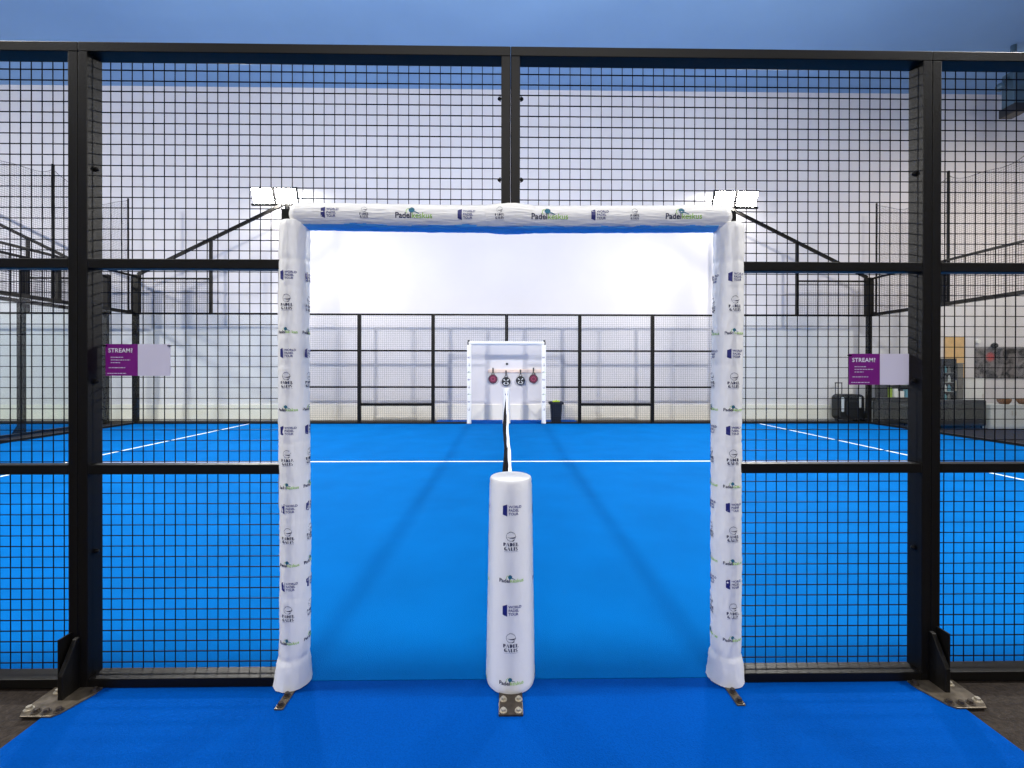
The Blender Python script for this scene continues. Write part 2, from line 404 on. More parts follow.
def place_logo(kind, fn, parent, u0, v0, scale, name='printed_logo'):
    """fn(u,v)->3D point just off the cover; the print follows its wrinkles"""
    F = LOGO[kind]; bm = bmesh.new()
    vs = [bm.verts.new((x*scale, y*scale, 0)) for x, y in F.v]
    for f_, m_ in zip(F.f, F.m):
        try:
            fc = bm.faces.new([vs[i] for i in f_]); fc.material_index = m_
        except ValueError: pass
    bmesh.ops.triangulate(bm, faces=bm.faces)
    for _ in range(2):
        es = [e for e in bm.edges if e.calc_length() > .010]
        if es: bmesh.ops.subdivide_edges(bm, edges=es, cuts=1)
    bmesh.ops.triangulate(bm, faces=bm.faces)
    for v in bm.verts: v.co = fn(u0+v.co.x, v0+v.co.y)
    c = sum((v.co for v in bm.verts), Vector())/len(bm.verts)
    for v in bm.verts: v.co -= c
    me = bpy.data.meshes.new(name); bm.to_mesh(me); bm.free()
    for i in INKS: me.materials.append(i)
    o = bpy.data.objects.new(name, me); COL.objects.link(o); o.parent = parent; o.location = c-wloc(parent)
    o['label'] = {'t': 'small navy world padel tour print', 'g': 'dark navy padel galis print with round emblem', 'k': 'padelkeskus print in navy and lime with a teal ball'}[kind]
    return o

# ------------------------------------------------------------------ padded covers
def fold(x, y, z, seed, amp):
    n = noise.noise(Vector((x*14+seed, y*14, z*9)))+.6*noise.noise(Vector((x*30+seed, y*30, z*22+z)))
    r = 1-abs(noise.noise(Vector((x*9-seed, y*9+z*6, z*13))))*2.4
    return amp*(n*.8+max(0, r)**3*.9)

def vert_pad(name, label, cx, cy, z0, z1, rfun, seed, logos, amp=.0022, lean=None, part='cover', flat_top=False):
    t = thing(name, label, 'padding', (cx, cy, z0))
    lean = lean or (lambda z: 0)
    def surf(th, z, off=0):   # th = 0 faces the viewer
        r = rfun(z); ux, uy = math.sin(th), -math.cos(th)
        r += fold(ux, uy, z, seed, amp)+off
        return Vector((cx+lean(z)+r*ux, cy+r*uy, z))
    n = 56; nz = int((z1-z0)/.011)
    mb = MB(); vs = []
    for i in range(nz+1):
        z = z0+(z1-z0)*i/nz
        for k in range(n): vs.append(surf(2*PI*k/n, z))
    fs = [(i*n+k, i*n+(k+1) % n, (i+1)*n+(k+1) % n, (i+1)*n+k) for i in range(nz) for k in range(n)]
    mb.add(vs, fs)
    ring = vs[-n:]; lo = vs[:n]
    for rr, z in ((ring, z1), (lo, z0)):
        c = Vector((cx+lean(z), cy, z)); o = []
        for q, dz in ((.93, .004), (.5, .005), (.0, .005)):
            if q: o.append([c+(p-c)*q+Vector((0, 0, dz if z == z1 else 0)) for p in rr])
        allv = list(rr)+o[0]+o[1]+[c+Vector((0, 0, .005 if z == z1 else 0))]
        f2 = [(j*n+k, j*n+(k+1) % n, (j+1)*n+(k+1) % n, (j+1)*n+k) for j in range(2) for k in range(n)]
        f2 += [(2*n+k, 2*n+(k+1) % n, 3*n) for k in range(n)]
        mb.add(allv, f2)
    o = mb.build(part, M['vinyl'], t, smooth=True, loc=(cx, cy, z0))
    for kind, th, z, sc_ in logos:
        R0 = rfun(z)
        place_logo(kind, lambda u, v: surf(u/R0, v, .0014), t, th*R0, z, sc_)
    return t, surf

def yz(y, k=216.): return 1.479-(y-370.6)/k
def side_r(z):
    r = .0665
    if z < .14: r += .017*(1-z/.14)**.7-.004*math.exp(-((z-.13)/.012)**2)
    r -= .0025*math.exp(-((z-1.99)/.01)**2)
    for q in (.42, .78, 1.14, 1.5, 1.86): r -= .0012*math.exp(-((z-q)/.008)**2)
    if z > 2.15: r -= .004*((z-2.15)/.018)
    return r
LL = []; RL = []
for k in range(6):
    for kd, y in (('t', 277), ('g', 305), ('k', 333)):
        y2 = y+77.5*k
        if y2 > 655: continue
        for th in (-.06, 1.66, -2.2): LL.append((kd, th, yz(y2), .72 if kd == 'k' else .9))
        for th in (.02, -1.75, 2.2): RL.append((kd, th, yz(y2), .72 if kd == 'k' else .9))
vert_pad('doorpost_padding', 'white padded sleeve on the left doorpost, printed with small logos', -1.022, -.06, .003, 2.168, side_r, 3.1, LL, amp=.0026, lean=lambda z: -.008*max(0, 1-z/.2)+.004*math.sin(z*3))
vert_pad('doorpost_padding', 'white padded sleeve on the right doorpost, printed with small logos', 1.045, -.06, .003, 2.168, side_r, 8.7, RL, amp=.0030, lean=lambda z: -.012*max(0, 1-z/1.6)+.004*math.sin(z*3+1))

def cen_r(z):
    r = .100+.016*(1-z/.97)
    if z < .03: r -= .006*(1-z/.03)**2
    if z > .955: r -= .006*((z-.955)/.015)
    r -= .002*math.exp(-((z-.945)/.006)**2)
    return r
def cz(y): return 1.479-(y-370.6)/(218.8)
CL = [('t', 0, cz(511), 1.04), ('g', 0, cz(543), 1.08), ('k', 0, cz(580), .88), ('t', 0, cz(610), 1.04), ('g', 0, cz(643), 1.08), ('k', 0, cz(681), .88)]
CL += [(k, s*1.75, z-.02, q) for s in (-1, 1) for k, _, z, q in CL]
cp, csurf = vert_pad('net_post_padding', 'white conical padding around the near net post in the doorway', .003, -.06, .003, .968, cen_r, 5.5, CL, amp=.0010)

# crossbar padding
def bar_pad():
    zc0, yc = 2.198, -.06; x0, x1 = -1.035, 1.05
    t = thing('crossbar_padding', 'long white padded sleeve over the doorway crossbar, blue along its underside', 'padding', (0, yc, zc0))
    def rr(x):
        r = .0615+.010*math.exp(-(x/.09)**2)-.002*math.exp(-((abs(x)-.115)/.01)**2)
        e = min(x-x0, x1-x)
        if e < .04: r *= (1-.45*(1-max(e, 0)/.04)**2)
        return r
    def surf(x, th, off=0):  # th 0 faces viewer, + is up
        r = rr(x)+fold(math.cos(th), math.sin(th), x, 21.3, .0020)+off
        zc = zc0-.004*math.cos(x*2.6)+.004*math.exp(-(x/.08)**2)
        return Vector((x, yc-r*math.cos(th), zc+r*math.sin(th)))
    n = 128; nx = 240; mb = MB(); vs = [surf(x0+(x1-x0)*i/nx, 2*PI*k/n) for i in range(nx+1) for k in range(n)]
    fs = []; ms = []
    for i in range(nx):
        x = x0+(x1-x0)*(i+.5)/nx
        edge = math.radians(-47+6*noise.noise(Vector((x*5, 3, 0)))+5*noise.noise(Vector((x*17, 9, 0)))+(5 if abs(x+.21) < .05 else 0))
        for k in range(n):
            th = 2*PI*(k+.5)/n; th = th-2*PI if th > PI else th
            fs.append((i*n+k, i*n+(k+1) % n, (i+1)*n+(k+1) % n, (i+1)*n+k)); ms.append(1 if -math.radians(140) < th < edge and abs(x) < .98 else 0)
    mb.add(vs, fs); mb.m = ms
    for q in (0, nx): mb.add(vs[q*n:q*n+n], [tuple(range(n))])
    mb.build('cover', [M['vinyl'], M['blue_underside']], t, smooth=True, loc=(0, yc, zc0))
    for px, kd in ((331, 't'), (366, 'g'), (414, 'k'), (466, 't'), (500, 'g'), (549, 'k'), (599, 't'), (635, 'g'), (683, 'k')):
        x = (px-511)/214.5; sc_ = {'t': .98, 'g': .66, 'k': 1.32}[kd]
        place_logo(kd, lambda u, v: surf(u, (v-.004)/.0615, .0014), t, x, .006 if kd != 'k' else .002, sc_)
bar_pad()

# net posts
for y, lab in ((-.06, 'black steel net post hidden in the near padding, bolted plate at its foot'), (10.05, 'black steel net post hidden in the far padding')):
    t = thing('net_post', lab, 'post', (0, y, 0))
    MB().cyl((0, y, .008), (0, y, .93), .04, n=20).build('pole', M['steel'], t, smooth=False, loc=(0, y, 0))
    if y < 0:
        pl = MB().box(-.05, .055, -.292, .03, -.002, .007).build('base_plate', M['plate'], t, bevel=.002, loc=(0, y, 0))
        for bx, by in ((-.03, -.272), (.035, -.272), (-.03, -.205), (.038, -.205)): bolt(pl, (bx, by, .007), r=.011, h=.012)

# small far frame
FL = [(kd, th, z, 1.) for th in (0., 2.1, -2.1) for kd, z in (('t', 1.8), ('g', 1.6), ('k', 1.4), ('t', 1.2), ('g', 1.0), ('k', .8), ('t', .6), ('g', .4))]
far_r = lambda z: .058+(.006*(1-z/.1) if z < .1 else 0)
for s, w in ((-1, 'left'), (1, 'right')):
    vert_pad('doorpost_padding', 'white sleeve on the %s leg of the small far frame' % w, s*1.014, 10.0, .012, 2.14, far_r, 2+s, [(k, th, z, q) for k, th, z, q in FL if th == 0], amp=.002)
vert_pad('net_post_padding', 'white padding around the far net post, below the rackets', 0, 10.03, .012, .96, lambda z: .092+.016*(1-z), 9, [('t', 0, .8, 1), ('g', 0, .6, 1), ('k', 0, .4, 1)], amp=.001)
t = thing('crossbar_padding', 'white sleeve over the crossbar of the small far frame', 'padding', (0, 10, 2.2))
mb = MB(); n = 24; nx = 60; vs = []
for i in range(nx+1):
    x = -1.03+2.06*i/nx
    for k in range(n):
        a = 2*PI*k/n; r = .06+fold(math.cos(a), math.sin(a), x, 4, .002)
        vs.append((x, 10.04-r*math.cos(a), 2.2+r*math.sin(a)))
mb.add(vs, [(i*n+k, i*n+(k+1) % n, (i+1)*n+(k+1) % n, (i+1)*n+k) for i in range(nx) for k in range(n)])
for q in (0, nx): mb.add(vs[q*n:q*n+n], [tuple(range(n))])
mb.build('cover', M['vinyl'], t, smooth=True, loc=(0, 10, 2.2))
for s in (-1, 1): MB().box(s*1.03-.028, s*1.03+.028, 9.99, 10.09, 2.2, 2.275).build('end_cap', M['steel'], t, bevel=.01, loc=(s*1.085, 10.04, 2.2))

# ------------------------------------------------------------------ net
t = thing('padel_net', 'black court net with white top tape seen edge-on, running to the far frame', 'net', (0, 5, 0))
def netx(y, z):
    h = (.9-z)/.85
    b = .5+.5*math.sin(y*1.15+1.2)+.35*math.sin(y*2.7)
    k = max(0, min(1, (y-.3)/.8))*max(0, min(1, (9.6-y)/.8))
    return -(.05*math.sin(PI*min(1, h*1.15))*b+.06*h*(.6+.5*math.sin(y*1.9+.6)))*k
def topz(y): return .925-.03*math.sin(PI*(y+.0)/10)
mb = MB(); ny = 225; nzz = 20; y0, y1 = .06, 9.93
def P(i, j):
    y = y0+(y1-y0)*i/ny; z = .04+(topz(y)-.03-.04)*j/nzz
    return Vector((netx(y, z), y, z))
tt = .0028
for i in range(ny+1):
    for j in range(nzz):
        mb.add([P(i, j)+Vector((a, b, 0)) for a, b in ((-tt, 0), (tt, 0))]+[P(i, j+1)+Vector((a, b, 0)) for a, b in ((tt, 0), (-tt, 0))], [(0, 1, 2, 3)])
        mb.add([P(i, j)+Vector((0, a, 0)) for a in (-tt/2, tt/2)]+[P(i, j+1)+Vector((0, a, 0)) for a in (tt/2, -tt/2)], [(0, 1, 2, 3)])
for j in range(nzz+1):
    for i in range(ny):
        a, b = P(i, j), P(i+1, j)
        mb.add([a-Vector((0, 0, tt/2)), b-Vector((0, 0, tt/2)), b+Vector((0, 0, tt/2)), a+Vector((0, 0, tt/2))], [(0, 1, 2, 3)])
        mb.add([a-Vector((tt, 0, 0)), b-Vector((tt, 0, 0)), b+Vector((tt, 0, 0)), a+Vector((tt, 0, 0))], [(0, 1, 2, 3)])
mb.build('net_mesh', M['netblack'], t, fixn=False, loc=(0, 5, .04))
mb = MB(); ny = 80; vs = []
for i in range(ny+1):
    y = y0-.02+(y1-y0+.04)*i/ny; z = topz(y); w = .008+.002*math.sin(y*9); dx = .004*math.sin(y*2.2)
    vs += [(dx-w, y, z), (dx+w, y, z), (dx+w+.002, y, z-.06), (dx-w-.002, y, z-.06)]
mb.add(vs, [(4*i+a, 4*i+b, 4*i+4+b, 4*i+4+a) for i in range(ny) for a, b in ((0, 1), (1, 2), (2, 3), (3, 0))]+[(0, 1, 2, 3), (4*ny+3, 4*ny+2, 4*ny+1, 4*ny)])
mb.build('top_tape', M['tape'], t, loc=(0, 5, .9))

# ------------------------------------------------------------------ signs
def sign(xc, zc, label):
    t = thing('stream_sign', label, 'sign', (xc, .008, zc-.075))
    w, h = .153, .152
    MB().box(xc-w, xc, .006, .009, zc-h/2, zc+h/2).build('purple_half', M['purple'], t, loc=(xc-w/2, .008, zc))
    MB().box(xc, xc+w, .006, .009, zc-h/2, zc+h/2).build('white_half', M['signw'], t, loc=(xc+w/2, .008, zc))
    def flat(F, name, m):
        b = MB(); b.add([(xc-w+x, .0045, zc-h/2+y) for x, y in F.v], F.f); b.build(name, m, t, fixn=False, loc=(xc, .0045, zc))
    F = Flat(); F.txt('STREAM?', .028, .014, .112, 0, bold=.0005, spacing=1.06)
    flat(F, 'sign_text', M['text'])
    F = Flat()
    for x0, x1, y in ((.026, .085, .087), (.026, .118, .074), (.026, .070, .061), (.016, .094, .037), (.010, .100, .010)):
        x = x0
        while x < x1:
            l = min(random.uniform(.006, .016), x1-x); F.add([(x, y), (x+l, y), (x+l, y+.0032), (x, y+.0032)], [(0, 1, 2, 3)], 0); x += l+.0028
    flat(F, 'sign_fine_print', M['signw'])
    for bx, bz in ((xc-w+.002, zc+h/2-.008), (xc+w-.002, zc+h/2-.008)):
        MB().box(bx-.006, bx+.006, -.002, .012, bz-.0025, bz+.0025).build('cable_tie', M['wire'], t, loc=(bx, .006, bz))
# mesh plane is y=-0.003; hang the signs just in front of it
sL = sign(-1.783, 1.522, 'purple and white stream sign on the left mesh panel')
sR = sign(1.812, 1.482, 'purple and white stream sign on the right mesh panel')
for o in bpy.data.objects:
    if o.name.startswith('stream_sign'): o.location.y = -.026

# ------------------------------------------------------------------ glass walls and corner frames
def glass_pane(a, b, parent):
    (x0, y0), (x1, y1) = a, b; g_ = .006
    mb = MB()
    if x0 == x1: mb.box(x0-g_, x0+g_, min(y0, y1)+.012, max(y0, y1)-.012, .05, 2.95)
    else: mb.box(min(x0, x1)+.012, max(x0, x1)-.012, y0-g_, y0+g_, .05, 2.95)
    mb.build('glass_pane', M['glass'], parent, loc=((x0+x1)/2, (y0+y1)/2, .05))

def end_wall(xs, s, label, poles=True, full_post=None, ymin=4):
    """xs: inner face x, s: outward sign"""
    t = thing('glass_end_wall', label, 'glass wall', (xs, 10, 0))
    def part(n, a, b, m='steel', bv=.004):
        x0, x1 = sorted((xs+s*a[0], xs+s*b[0]))
        MB().box(x0, x1, a[1], b[1], a[2], b[2]).build(n, M[m], t, bevel=bv, loc=((x0+x1)/2, a[1], a[2]))
    part('corner_post', (-.05, 10.0, 0), (.06, 10.1, 2.95))
    part('upper_corner_post', (-.10, 9.99, 2.95), (.10, 10.1, 4.02))
    part('middle_rail', (.012, ymin, 2.95), (.10, 9.99, 3.03))
    part('bottom_rail', (-.02, ymin, 0), (.012, 9.99, .05))
    part('outer_kerb', (.05, ymin, 0), (.10, 9.99, .045))
    part('top_rail', (.02, ymin, 3.96), (.07, 9.99, 4.01))
    for y in (8, 6): part('stanchion', (.02, y-.04, 3.03), (.09, y+.04, 3.96))
    if full_post:
        part('support_post', (.015, full_post-.05, 0), (.13, full_post+.05, 2.95))
        x0 = xs+s*.13
        MB().prism([(x0, 0), (x0, .25), (x0+s*.14, .03), (x0+s*.14, 0)], full_post-.02, full_post+.02).build('foot_gusset', M['steel'], t, loc=(x0, full_post, 0))
    mb = MB(); x = xs+s*.015; q = .0042
    n_ = int((9.99-ymin)/.05)
    for i in range(n_+1):
        y = ymin+.05*i; mb.box(x-q/2, x+q/2, y-q/2, y+q/2, 3.03, 3.96)
    for i in range(20):
        z = 3.03+.93*i/19; mb.box(x-q/2, x+q/2, ymin, 9.99, z-q/2, z+q/2)
    mb.build('wire_mesh', M['wire'], t, fixn=False)
    return t

def corner_frame(xc, s, label, length=4):
    """xc corner x, s: direction from the corner towards the mesh fence"""
    t = thing('glass_corner', label, 'glass wall', (xc+s*2, 10.05, 0))
    def part(n, a, b):
        x0, x1 = sorted((xc+s*a[0], xc+s*b[0]))
        MB().box(x0, x1, a[1], b[1], a[2], b[2]).build(n, M['steel'], t, bevel=.004, loc=(x0, a[1], a[2]))
    part('middle_rail', (.1, 10.01, 2.955), (length-.0, 10.09, 3.0))
    part('bottom_rail', (.05, 9.985, 0), (length, 10.02, .05))
    part('upper_rail', (.1, 10.03, 3.9), (1.97, 10.07, 3.945))
    br = MB().bar((xc+s*.05, 10.05, 4.03), (xc+s*(length-.05), 10.05, 5.95), .075, .06).build('brace', M['steel'], t, loc=(xc, 10.05, 4))
    part('stanchion', (1.965, 10.02, 3.0), (2.035, 10.08, 4.98))
    mb = MB(); x0, x1 = sorted((xc+s*.1, xc+s*1.965)); wires(mb, x0, x1, 3.0, 3.9, 10.012)
    mb.build('wire_mesh', M['wire'], t, fixn=False)
    return t

def mast(x, s, label, y=10.16):
    """floodlight mast; s: outward sign (heads sit outward)"""
    t = thing('floodlight_mast', label, 'floodlight', (x, y, -.012))
    MB().box(x-.05, x+.05, y-.05, y+.05, -.012, 6.0).build('pole', M['steel'], t, bevel=.004, loc=(x, y, 0))
    MB().box(min(x-s*.25, x+s*.95), max(x-s*.25, x+s*.95), y-.06, y-.01, 5.93, 5.98).build('cross_arm', M['steel'], t, bevel=.004, loc=(x, y, 5.95))
    for dx in (.0, .64):
        c = Vector((x+s*dx, y-.06, 6.2))
        h = MB().box(-.29, .29, 0, .1, -.22, .22); v = []
        for k in range(7): h.box(-.26+k*.08, -.25+k*.08, .1, .16, -.2, .2)
        R_ = Matrix.Rotation(math.radians(22), 4, 'X')
        h.v = [tuple(c+R_ @ Vector(p)) for p in h.v]
        ho = h.build('lamp_head', M['steel'], t, loc=c)
        g_ = MB().box(-.27, .27, -.006, -.001, -.2, .2); g_.v = [tuple(c+R_ @ Vector(p)) for p in g_.v]
        g_.build('lamp_lens', M['lens'], ho, loc=c)
    return t

ew = {}
ew[-1] = end_wall(-10, -1, 'glass end wall on the left of the court, black frame with mesh on top', ymin=2)
ew[1] = end_wall(10, 1, 'glass end wall on the right of the court, lounge seen through it', ymin=2)
nw = end_wall(-10.8, -1, 'glass end wall of the neighbouring court at far left, thick support post', full_post=8, ymin=2)
c1 = corner_frame(-10, 1, 'far left glass corner with a slanting brace up to the floodlight')
c2 = corner_frame(10, -1, 'far right glass corner with a slanting brace, black bag behind it')
c3 = corner_frame(-10.88, -1, 'glass corner with slanting brace in the neighbouring court')
mast(-6, -1, 'glaring twin floodlight on a mast beside the left padded post')
mast(6, 1, 'glaring twin floodlight on a mast beside the right padded post')
glass_pane((-10, 10), (-8, 10), c1); glass_pane((-8, 10), (-6, 10), c1)
glass_pane((8, 10), (10, 10), c2); glass_pane((6, 10), (8, 10), c2)
glass_pane((-12.9, 10), (-10.9, 10), c3); glass_pane((-14.9, 10), (-12.9, 10), c3)
for i in range(3):
    for s in (-1, 1): glass_pane((10*s, 10-2*i), (10*s, 8-2*i), ew[s])
    glass_pane((-10.8, 10-2*i), (-10.8, 8-2*i), nw)

# ball nets hung on tall poles above the end walls
for s, w in ((-1, 'left'), (1, 'right')):
    X = s*10.17
    for y, q in ((10.0, 'far corner'), (8.0, 'middle')):
        o = MB().cyl((X, y, 3.03), (X, y, 6.06), .022 if y == 10 else .03, n=10).bar((X, y, 3.06), (X-s*.1, y, 3.06), .03).build('net_pole', M['steel'], ew[s], loc=(X, y, 3.03))
    mb = MB(); q = .0022; tops = []
    Y0 = 4.0
    def top(y):
        f = (y % 2)/2; return 6.0-.36*math.sin(PI*f)**.8-.05*math.sin(y*5)
    n_ = int((10-Y0)/.045)
    def wob(y, z): return s*.06*noise.noise(Vector((y*.9, z*.8, s*3)))
    for i in range(n_+1):
        y = Y0+.045*i; zt = top(y); zz = [4.0+(zt-4.0)*k/6 for k in range(7)]
        for k in range(6):
            mb.add([(X+wob(y, zz[k]), y-q, zz[k]), (X+wob(y, zz[k]), y+q, zz[k]), (X+wob(y, zz[k+1]), y+q, zz[k+1]), (X+wob(y, zz[k+1]), y-q, zz[k+1])], [(0, 1, 2, 3)])
    ns = 40
    for j in range(45):
        z = 4.0+.045*j
        for k in range(ns):
            ya, yb_ = Y0+(10-Y0)*k/ns, Y0+(10-Y0)*(k+1)/ns
            if z > min(top(ya), top(yb_)): continue
            mb.add([(X+wob(ya, z), ya, z-q), (X+wob(yb_, z), yb_, z-q), (X+wob(yb_, z), yb_, z+q), (X+wob(ya, z), ya, z+q)], [(0, 1, 2, 3)])
    for k in range(120):
        ya, yb_ = Y0+(10-Y0)*k/120, Y0+(10-Y0)*(k+1)/120
        mb.bar((X+wob(ya, top(ya)), ya, top(ya)), (X+wob(yb_, top(yb_)), yb_, top(yb_)), .008)
    o = mb.build('ball_net', M['nylon'], None, fixn=False, loc=(X, 7, 4))
    tag(o, 'fine grey ball net sagging between poles above the %s end wall' % w, 'net', 'ball nets above the end walls')

# ------------------------------------------------------------------ rackets on the far wall
o = MB().box(-.54, 1.02, 10.955, 10.998, 1.385, 1.48).build('racket_rack', M['wood'], None, bevel=.004, loc=(.24, 10.98, 1.43))
tag(o, 'pale wooden board on the far wall with four rackets hanging from it', 'rack')
def racket(x, zc, kind, label):
    y = 10.925
    t = thing('padel_racket', label, 'racket', (x, y, zc), 'rackets hanging on the far wall')
    pts = []; n = 36
    for k in range(n):
        a = 2*PI*k/n; r = .132
        px, pz = r*math.sin(a)*(1-.06*max(0, math.cos(a))), r*math.cos(a)
        pts.append((x+px, zc+pz))
    MB().prism(pts, y-.019, y+.019).build('frame', M['rk'], t, bevel=.005, loc=(x, y, zc))
    fm = MB().prism([(x+(a-x)*.86, zc+(b-zc)*.86) for a, b in pts], y-.0215, y-.018)
    f = fm.build('face', M['maroon'] if kind == 'm' else M['rk'], t, loc=(x, y-.02, zc))
    if kind == 'm':
        mb = MB()
        for k in range(24):
            a0, a1 = 2*PI*k/24, 2*PI*(k+1)/24
            mb.add([(x+r*math.sin(a), y-.0225, zc+r*math.cos(a)) for r, a in ((.05, a0), (.05, a1), (.062, a1), (.062, a0))], [(0, 1, 2, 3)])
        mb.build('ring_print', M['pinkrim'], f, fixn=False, loc=(x, y-.0225, zc))
    else:
        mb = MB()
        for sx in (-1, 1):
            for sz in (-1, 1):
                mb.add([(x+sx*.012, y-.0225, zc+sz*.008), (x+sx*.085, y-.0225, zc+sz*.048), (x+sx*.055, y-.0225, zc+sz*.078)], [(0, 1, 2)])
        mb.add([(x-.06, y-.0225, zc-.098), (x+.06, y-.0225, zc-.098), (x+.07, y-.0225, zc-.083), (x-.07, y-.0225, zc-.083)], [(0, 1, 2, 3)])
        mb.build('cross_print', M['rkw'], f, fixn=False, loc=(x, y-.0225, zc))
    th = MB()
    for sx in (-1, 1): th.bar((x+sx*.045, y, zc+.118), (x+sx*.012, y, zc+.19), .016, .02)
    th.build('throat', M['rk'], t, loc=(x, y, zc+.15))
    MB().cyl((x, y, zc+.18), (x, y, zc+.31), .017, .02, n=10).cyl((x, y, zc+.31), (x, y, zc+.325), .024, n=10).build('grip', M['plastic'], t, loc=(x, y, zc+.18))
for x, z, k, l in ((-.393, 1.20, 'm', 'maroon racket, first from the left on the wall board'), (-.012, 1.125, 'k', 'black racket with a white cross, second from the left'),
                   (.41, 1.152, 'k', 'black racket with a white cross, third from the left'), (.79, 1.205, 'm', 'maroon racket, at the right end of the board')):
    racket(x, z, k, l)
o = MB().cyl((.015, 10.97, 1.64), (.015, 10.999, 1.64), .035, n=16).build('wall_disc', M['plastic'], None, loc=(.015, 10.99, 1.64))
tag(o, 'small round black disc on the far wall above the rackets', 'disc')

# ------------------------------------------------------------------ bin with balls
bx, by = 1.395, 10.42
t = thing('waste_bin', 'black plastic bin full of balls behind the far fence', 'bin', (bx, by, -.002))
def rrect(cx, cy, w, d, z, r=.04, n=5):
    out = []
    for sx, sy, a0 in ((1, 1, 0), (-1, 1, PI/2), (-1, -1, PI), (1, -1, PI*1.5)):
        for k in range(n):
            a = a0+PI/2*k/(n-1); out.append((cx+sx*(w/2-r)+r*math.cos(a), cy+sy*(d/2-r)+r*math.sin(a), z))
    return out
def loft(rings):
    mb = MB(); n = len(rings[0]); vs = [p for r in rings for p in r]
    mb.add(vs, [(i*n+k, i*n+(k+1) % n, (i+1)*n+(k+1) % n, (i+1)*n+k) for i in range(len(rings)-1) for k in range(n)]+[tuple(range(n))[::-1]])
    return mb
loft([rrect(bx, by, .26, .24, -.002), rrect(bx, by, .33, .29, .53), rrect(bx, by, .31, .27, .53), rrect(bx, by, .29, .25, .45)]).build('body', M['binp'], t, loc=(bx, by, 0))
loft([rrect(bx, by, .34, .30, .5), rrect(bx, by, .41, .34, .51), rrect(bx, by, .41, .34, .57), rrect(bx, by, .37, .31, .575), rrect(bx, by, .30, .26, .52)]).build('rim', M['binp'], t, loc=(bx, by, .5))
for i, (dx, dy, dz) in enumerate(((-.07, -.03, .575), (.0, -.05, .59), (.07, -.02, .578), (.02, .05, .585), (-.04, .06, .57))):
    o = MB().sphere((bx+dx, by+dy, dz), .033, 14).build('tennis_ball', M['ball'], None, smooth=True, loc=(bx+dx, by+dy, dz))
    tag(o, 'lime tennis ball heaped at the top of the black bin', 'ball', 'balls in the black bin')

# ------------------------------------------------------------------ bag and lounge at the right
t = thing('wheeled_bag', 'black wheeled sports bag with white stripes behind the right glass corner', 'bag', (9.86, 10.6, -.012))
def rounded(x0, x1, z0, z1, y0, y1, r, n=6):
    pts = []
    for cx, czz, a0 in ((x1-r, z1-r, 0), (x0+r, z1-r, PI/2), (x0+r, z0+r, PI), (x1-r, z0+r, 1.5*PI)):
        for k in range(n): a = a0+PI/2*k/(n-1); pts.append((cx+r*math.cos(a), czz+r*math.sin(a)))
    return MB().prism(pts, y0, y1)
rounded(9.5, 10.22, .05, .78, 10.45, 10.78, .13).build('body', M['bag'], t, bevel=.02, loc=(9.86, 10.6, .4))
rounded(9.66, 10.02, .12, .6, 10.39, 10.45, .12).build('front_pocket', M['bag'], t, bevel=.015, loc=(9.84, 10.42, .4))
for x in (9.585, 10.08): rounded(x-.035, x+.035, .28 if x < 10 else .4, .7, 10.435, 10.452, .03).build('white_stripe', M['rkw'], t, loc=(x, 10.44, .5))
mb = MB()
for x in (9.56, 9.75): mb.cyl((x, 10.7, .75), (x, 10.7, 1.1), .011, n=8)
mb.cyl((9.55, 10.7, 1.1), (9.76, 10.7, 1.1), .016, n=8).build('pull_handle', M['plastic'], t, loc=(9.65, 10.7, .75))
for x in (9.58, 10.12): MB().cyl((x-.025, 10.68, .043), (x+.025, 10.68, .043), .054, n=16).build('wheel', M['plastic'], t, loc=(x, 10.68, .04))
o = rounded(10.27, 10.56, -.012, .3, 10.5, 10.75, .1).build('small_bag', M['bag'], None, bevel=.02, loc=(10.4, 10.6, 0))
tag(o, 'small black bag slumped beside the wheeled sports bag', 'bag')
t = thing('paper_bin', 'small white bin standing behind the right glass wall', 'bin', (10.53, 10.4, -.012))
loft([rrect(10.53, 10.4, .22, .2, -.012), rrect(10.53, 10.4, .27, .24, .38), rrect(10.53, 10.4, .25, .22, .38), rrect(10.53, 10.4, .2, .18, .05)]).build('body', M['white'], t, loc=(10.53, 10.4, 0))
loft([rrect(10.53, 10.4, .275, .245, .365), rrect(10.53, 10.4, .285, .255, .37), rrect(10.53, 10.4, .285, .255, .395), rrect(10.53, 10.4, .25, .22, .395)]).build('rim', M['plastic'], t, loc=(10.53, 10.4, .37))

t = thing('lounge_sofa', 'charcoal lounge sofa behind the right glass wall, its back to the viewer', 'sofa', (11.28, 9.3, -.012))
x0, x1, y0 = 10.6, 12.13, 8.95
MB().box(x0+.02, x1-.02, y0+.02, y0+.78, .06, .36).build('base', M['fabric'], t, bevel=.02, loc=(x0, y0, .06))
MB().box(x0, x1, y0, y0+.2, .06, .72).build('backrest', M['fabric'], t, bevel=.035, loc=(x0, y0, .06))
for x in (x0, x1-.15): MB().box(x, x+.15, y0+.2, y0+.8, .06, .55).build('armrest', M['fabric'], t, bevel=.03, loc=(x, y0, .06))
MB().box(x0+.155, x1-.155, y0+.21, y0+.8, .36, .47).build('seat_cushion', M['fabric'], t, bevel=.03, loc=(x0, y0, .36))
for x in (x0+.07, x1-.07):
    for y in (y0+.07, y0+.72): MB().cyl((x, y, -.012), (x, y, .06), .02, n=10).build('foot', M['steel'], t, loc=(x, y, 0))
t = thing('storage_bench', 'charcoal storage bench between the white bin and the sofa', 'bench', (10.8, 10.05, -.012))
MB().box(10.29, 11.3, 9.9, 10.27, -.012, .6).build('body', M['fabric'], t, bevel=.01, loc=(10.8, 10, 0))
MB().box(10.27, 11.32, 9.88, 10.28, .603, .71).build('padded_lid', M['fabric'], t, bevel=.03, loc=(10.8, 10, .6))

